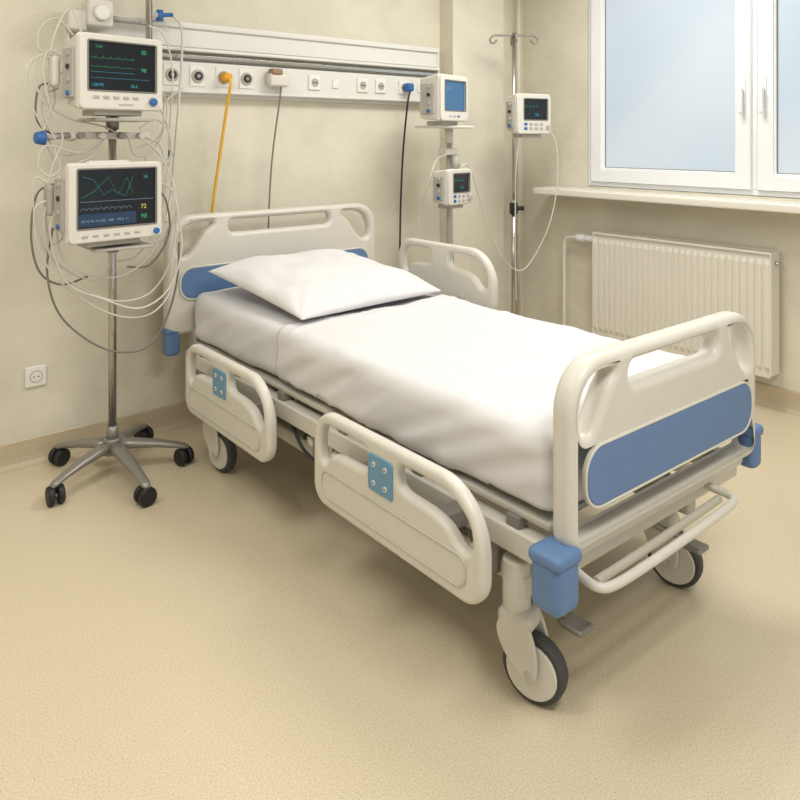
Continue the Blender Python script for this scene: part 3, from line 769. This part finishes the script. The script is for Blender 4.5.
def five_base(par, x, y, r, m):
    cyl('base_hub', (x, y, 0.05), (x, y, 0.10), 0.035, m, par, bev=0.004)
    for i in range(5):
        a = math.radians(72*i+20); ex, ey = x+r*math.cos(a), y+r*math.sin(a)
        cyl('base_leg_%d' % i, (x, y, 0.085), (ex, ey, 0.06), 0.014, m, par, r2=0.010)
        cyl('base_castor_%d' % i, (ex-0.012, ey, 0.025), (ex+0.012, ey, 0.025), 0.025, M_black, par, bev=0.004)
        cyl('base_stem_%d' % i, (ex, ey, 0.03), (ex, ey, 0.06), 0.007, m, par)
EX, EY = 2.93, 3.14
Q = root('equipment_stand', (EX, EY, 0))
cyl('pole', (EX, EY, 0.09), (EX, EY, 1.465), 0.015, M_dev2, Q)
five_base(Q, EX, EY, 0.22, M_grey)
box('top_shelf', (EX-0.23, EY-0.16, 1.455), (EX+0.05, EY+0.04, 1.470), M_dev, Q, 0.005)
cyl('top_neck', (EX, EY, 1.37), (EX, EY, 1.46), 0.024, M_dev, Q)
box('hose_manifold', (EX-0.06, EY-0.04, 1.30), (EX+0.04, EY+0.03, 1.34), M_dev, Q, 0.008)
cyl('flask', (EX+0.005, EY-0.05, 1.20), (EX+0.005, EY-0.05, 1.30), 0.020, M_dev2, Q)
monitor('bedside_monitor', (2.785, 3.04, 1.620), math.radians(14), 0.285, 0.262, 0.15, 'C')
monitor('infusion_pump', (2.83, 3.02, 1.128), math.radians(10), 0.225, 0.205, 0.12, 'D')
box('lower_clamp', (EX-0.07, EY-0.07, 1.08), (EX+0.03, EY+0.03, 1.14), M_dev2, Q, 0.005)
tube('hose_a', [(EX-0.05, EY-0.04, 1.31), (EX-0.14, EY-0.04, 1.27), (EX-0.20, EY-0.05, 1.15), (EX-0.22, EY, 1.0), (EX-0.23, EY+0.02, 0.8)], 0.005, M_cabw, Q)
tube('hose_b', [(EX+0.03, EY-0.03, 1.31), (EX+0.06, EY-0.03, 1.22), (EX-0.04, EY-0.06, 1.22)], 0.005, M_cabw, Q)

IX, IY = 3.42, 3.08
I = root('iv_stand', (IX, IY, 0))
cyl('lower_pole', (IX, IY, 0.09), (IX, IY, 1.02), 0.016, M_chrome, I)
cyl('upper_pole', (IX, IY, 0.95), (IX, IY, 2.05), 0.011, M_chrome, I)
cyl('clamp_collar', (IX, IY, 0.93), (IX, IY, 1.0), 0.026, M_black, I, bev=0.004)
cyl('clamp_knob', (IX, IY, 0.965), (IX+0.05, IY-0.04, 0.965), 0.014, M_black, I)
five_base(I, IX, IY, 0.21, M_grey)
tdir = Vector((0.80, -0.60, 0))
for k in (-1, 1):
    for a in (0, 1):
        d = tdir if a == 0 else Vector((0.6, 0.8, 0))
        o = Vector((IX, IY, 2.035))
        s = 1.0 if a == 0 else 0.55
        tube('hook_%d_%d' % (k, a), [o, o+d*k*0.06*s, o+d*k*0.125*s+Vector((0, 0, -0.002)), o+d*k*0.148*s+Vector((0, 0, -0.03)), o+d*k*0.13*s+Vector((0, 0, -0.05)), o+d*k*0.105*s+Vector((0, 0, -0.03))], 0.0065, M_grey, I, smooth=True)
monitor('infusion_pump', (3.435, 2.985, 1.545), math.radians(-10), 0.265, 0.25, 0.12, 'D')
box('pump_clamp', (IX-0.035, IY-0.07, 1.50), (IX+0.035, IY+0.025, 1.60), M_dev, I, 0.006)
L = root('iv_line', (3.4, 2.95, 1.2))
multitube('tubing', [[(3.53, 2.90, 1.46), (3.58, 2.88, 1.36), (3.595, 2.88, 1.15), (3.555, 2.90, 0.90), (3.48, 2.95, 0.70), (3.38, 2.98, 0.60), (3.26, 3.0, 0.66), (3.14, 3.02, 0.85), (3.05, 3.03, 1.10), (2.98, 3.03, 1.24), (2.92, 3.03, 1.24)],
                     [(3.36, 2.98, 1.47), (3.35, 3.0, 1.2), (3.38, 3.03, 1.0), (3.40, 3.05, 0.7), (3.42, 3.06, 0.4)]], 0.004, M_cabw, L)

# ---------------------------------------------------------------- lights
def area(nm, loc, size, e, col, rot=(0, 0, 0), sy=None):
    l = bpy.data.lights.new(nm, 'AREA'); l.shape = 'RECTANGLE'; l.size = size; l.size_y = sy or size; l.energy = e; l.color = col
    o = bpy.data.objects.new(nm, l); o.location = loc; o.rotation_euler = rot; COL.objects.link(o); return o
for i, (x, y, e) in enumerate(((2.75, 2.0, 38), (-0.1, 1.9, 31), (1.2, -0.1, 44))):
    nm = 'ceiling_light' if i == 0 else 'ceiling_light.%03d' % i
    F = root(nm, (x, y, ZC-0.02))
    box('housing', (x-0.62, y-0.32, ZC-0.05), (x+0.62, y+0.32, ZC), M_ceil, F, 0.005)
    area('ceiling_lamp_%d' % i, (x, y, ZC-0.06), 1.2, e, (1.0, 0.972, 0.92), sy=0.6)
Wd = bpy.data.worlds.new('world'); S.world = Wd; Wd.use_nodes = True
Wd.node_tree.nodes['Background'].inputs[0].default_value = (1.0, 0.98, 0.94, 1)
Wd.node_tree.nodes['Background'].inputs[1].default_value = 0.75

# ---------------------------------------------------------------- camera
cam = bpy.data.cameras.new('camera'); co = bpy.data.objects.new('camera', cam); COL.objects.link(co)
co.location = (0, 0, 1.40); co.rotation_euler = (math.pi/2, 0, -math.radians(39.2))
cam.sensor_width = 36; cam.lens = 735/800*36; cam.shift_y = -0.3275; cam.clip_start = 0.05
S.camera = co
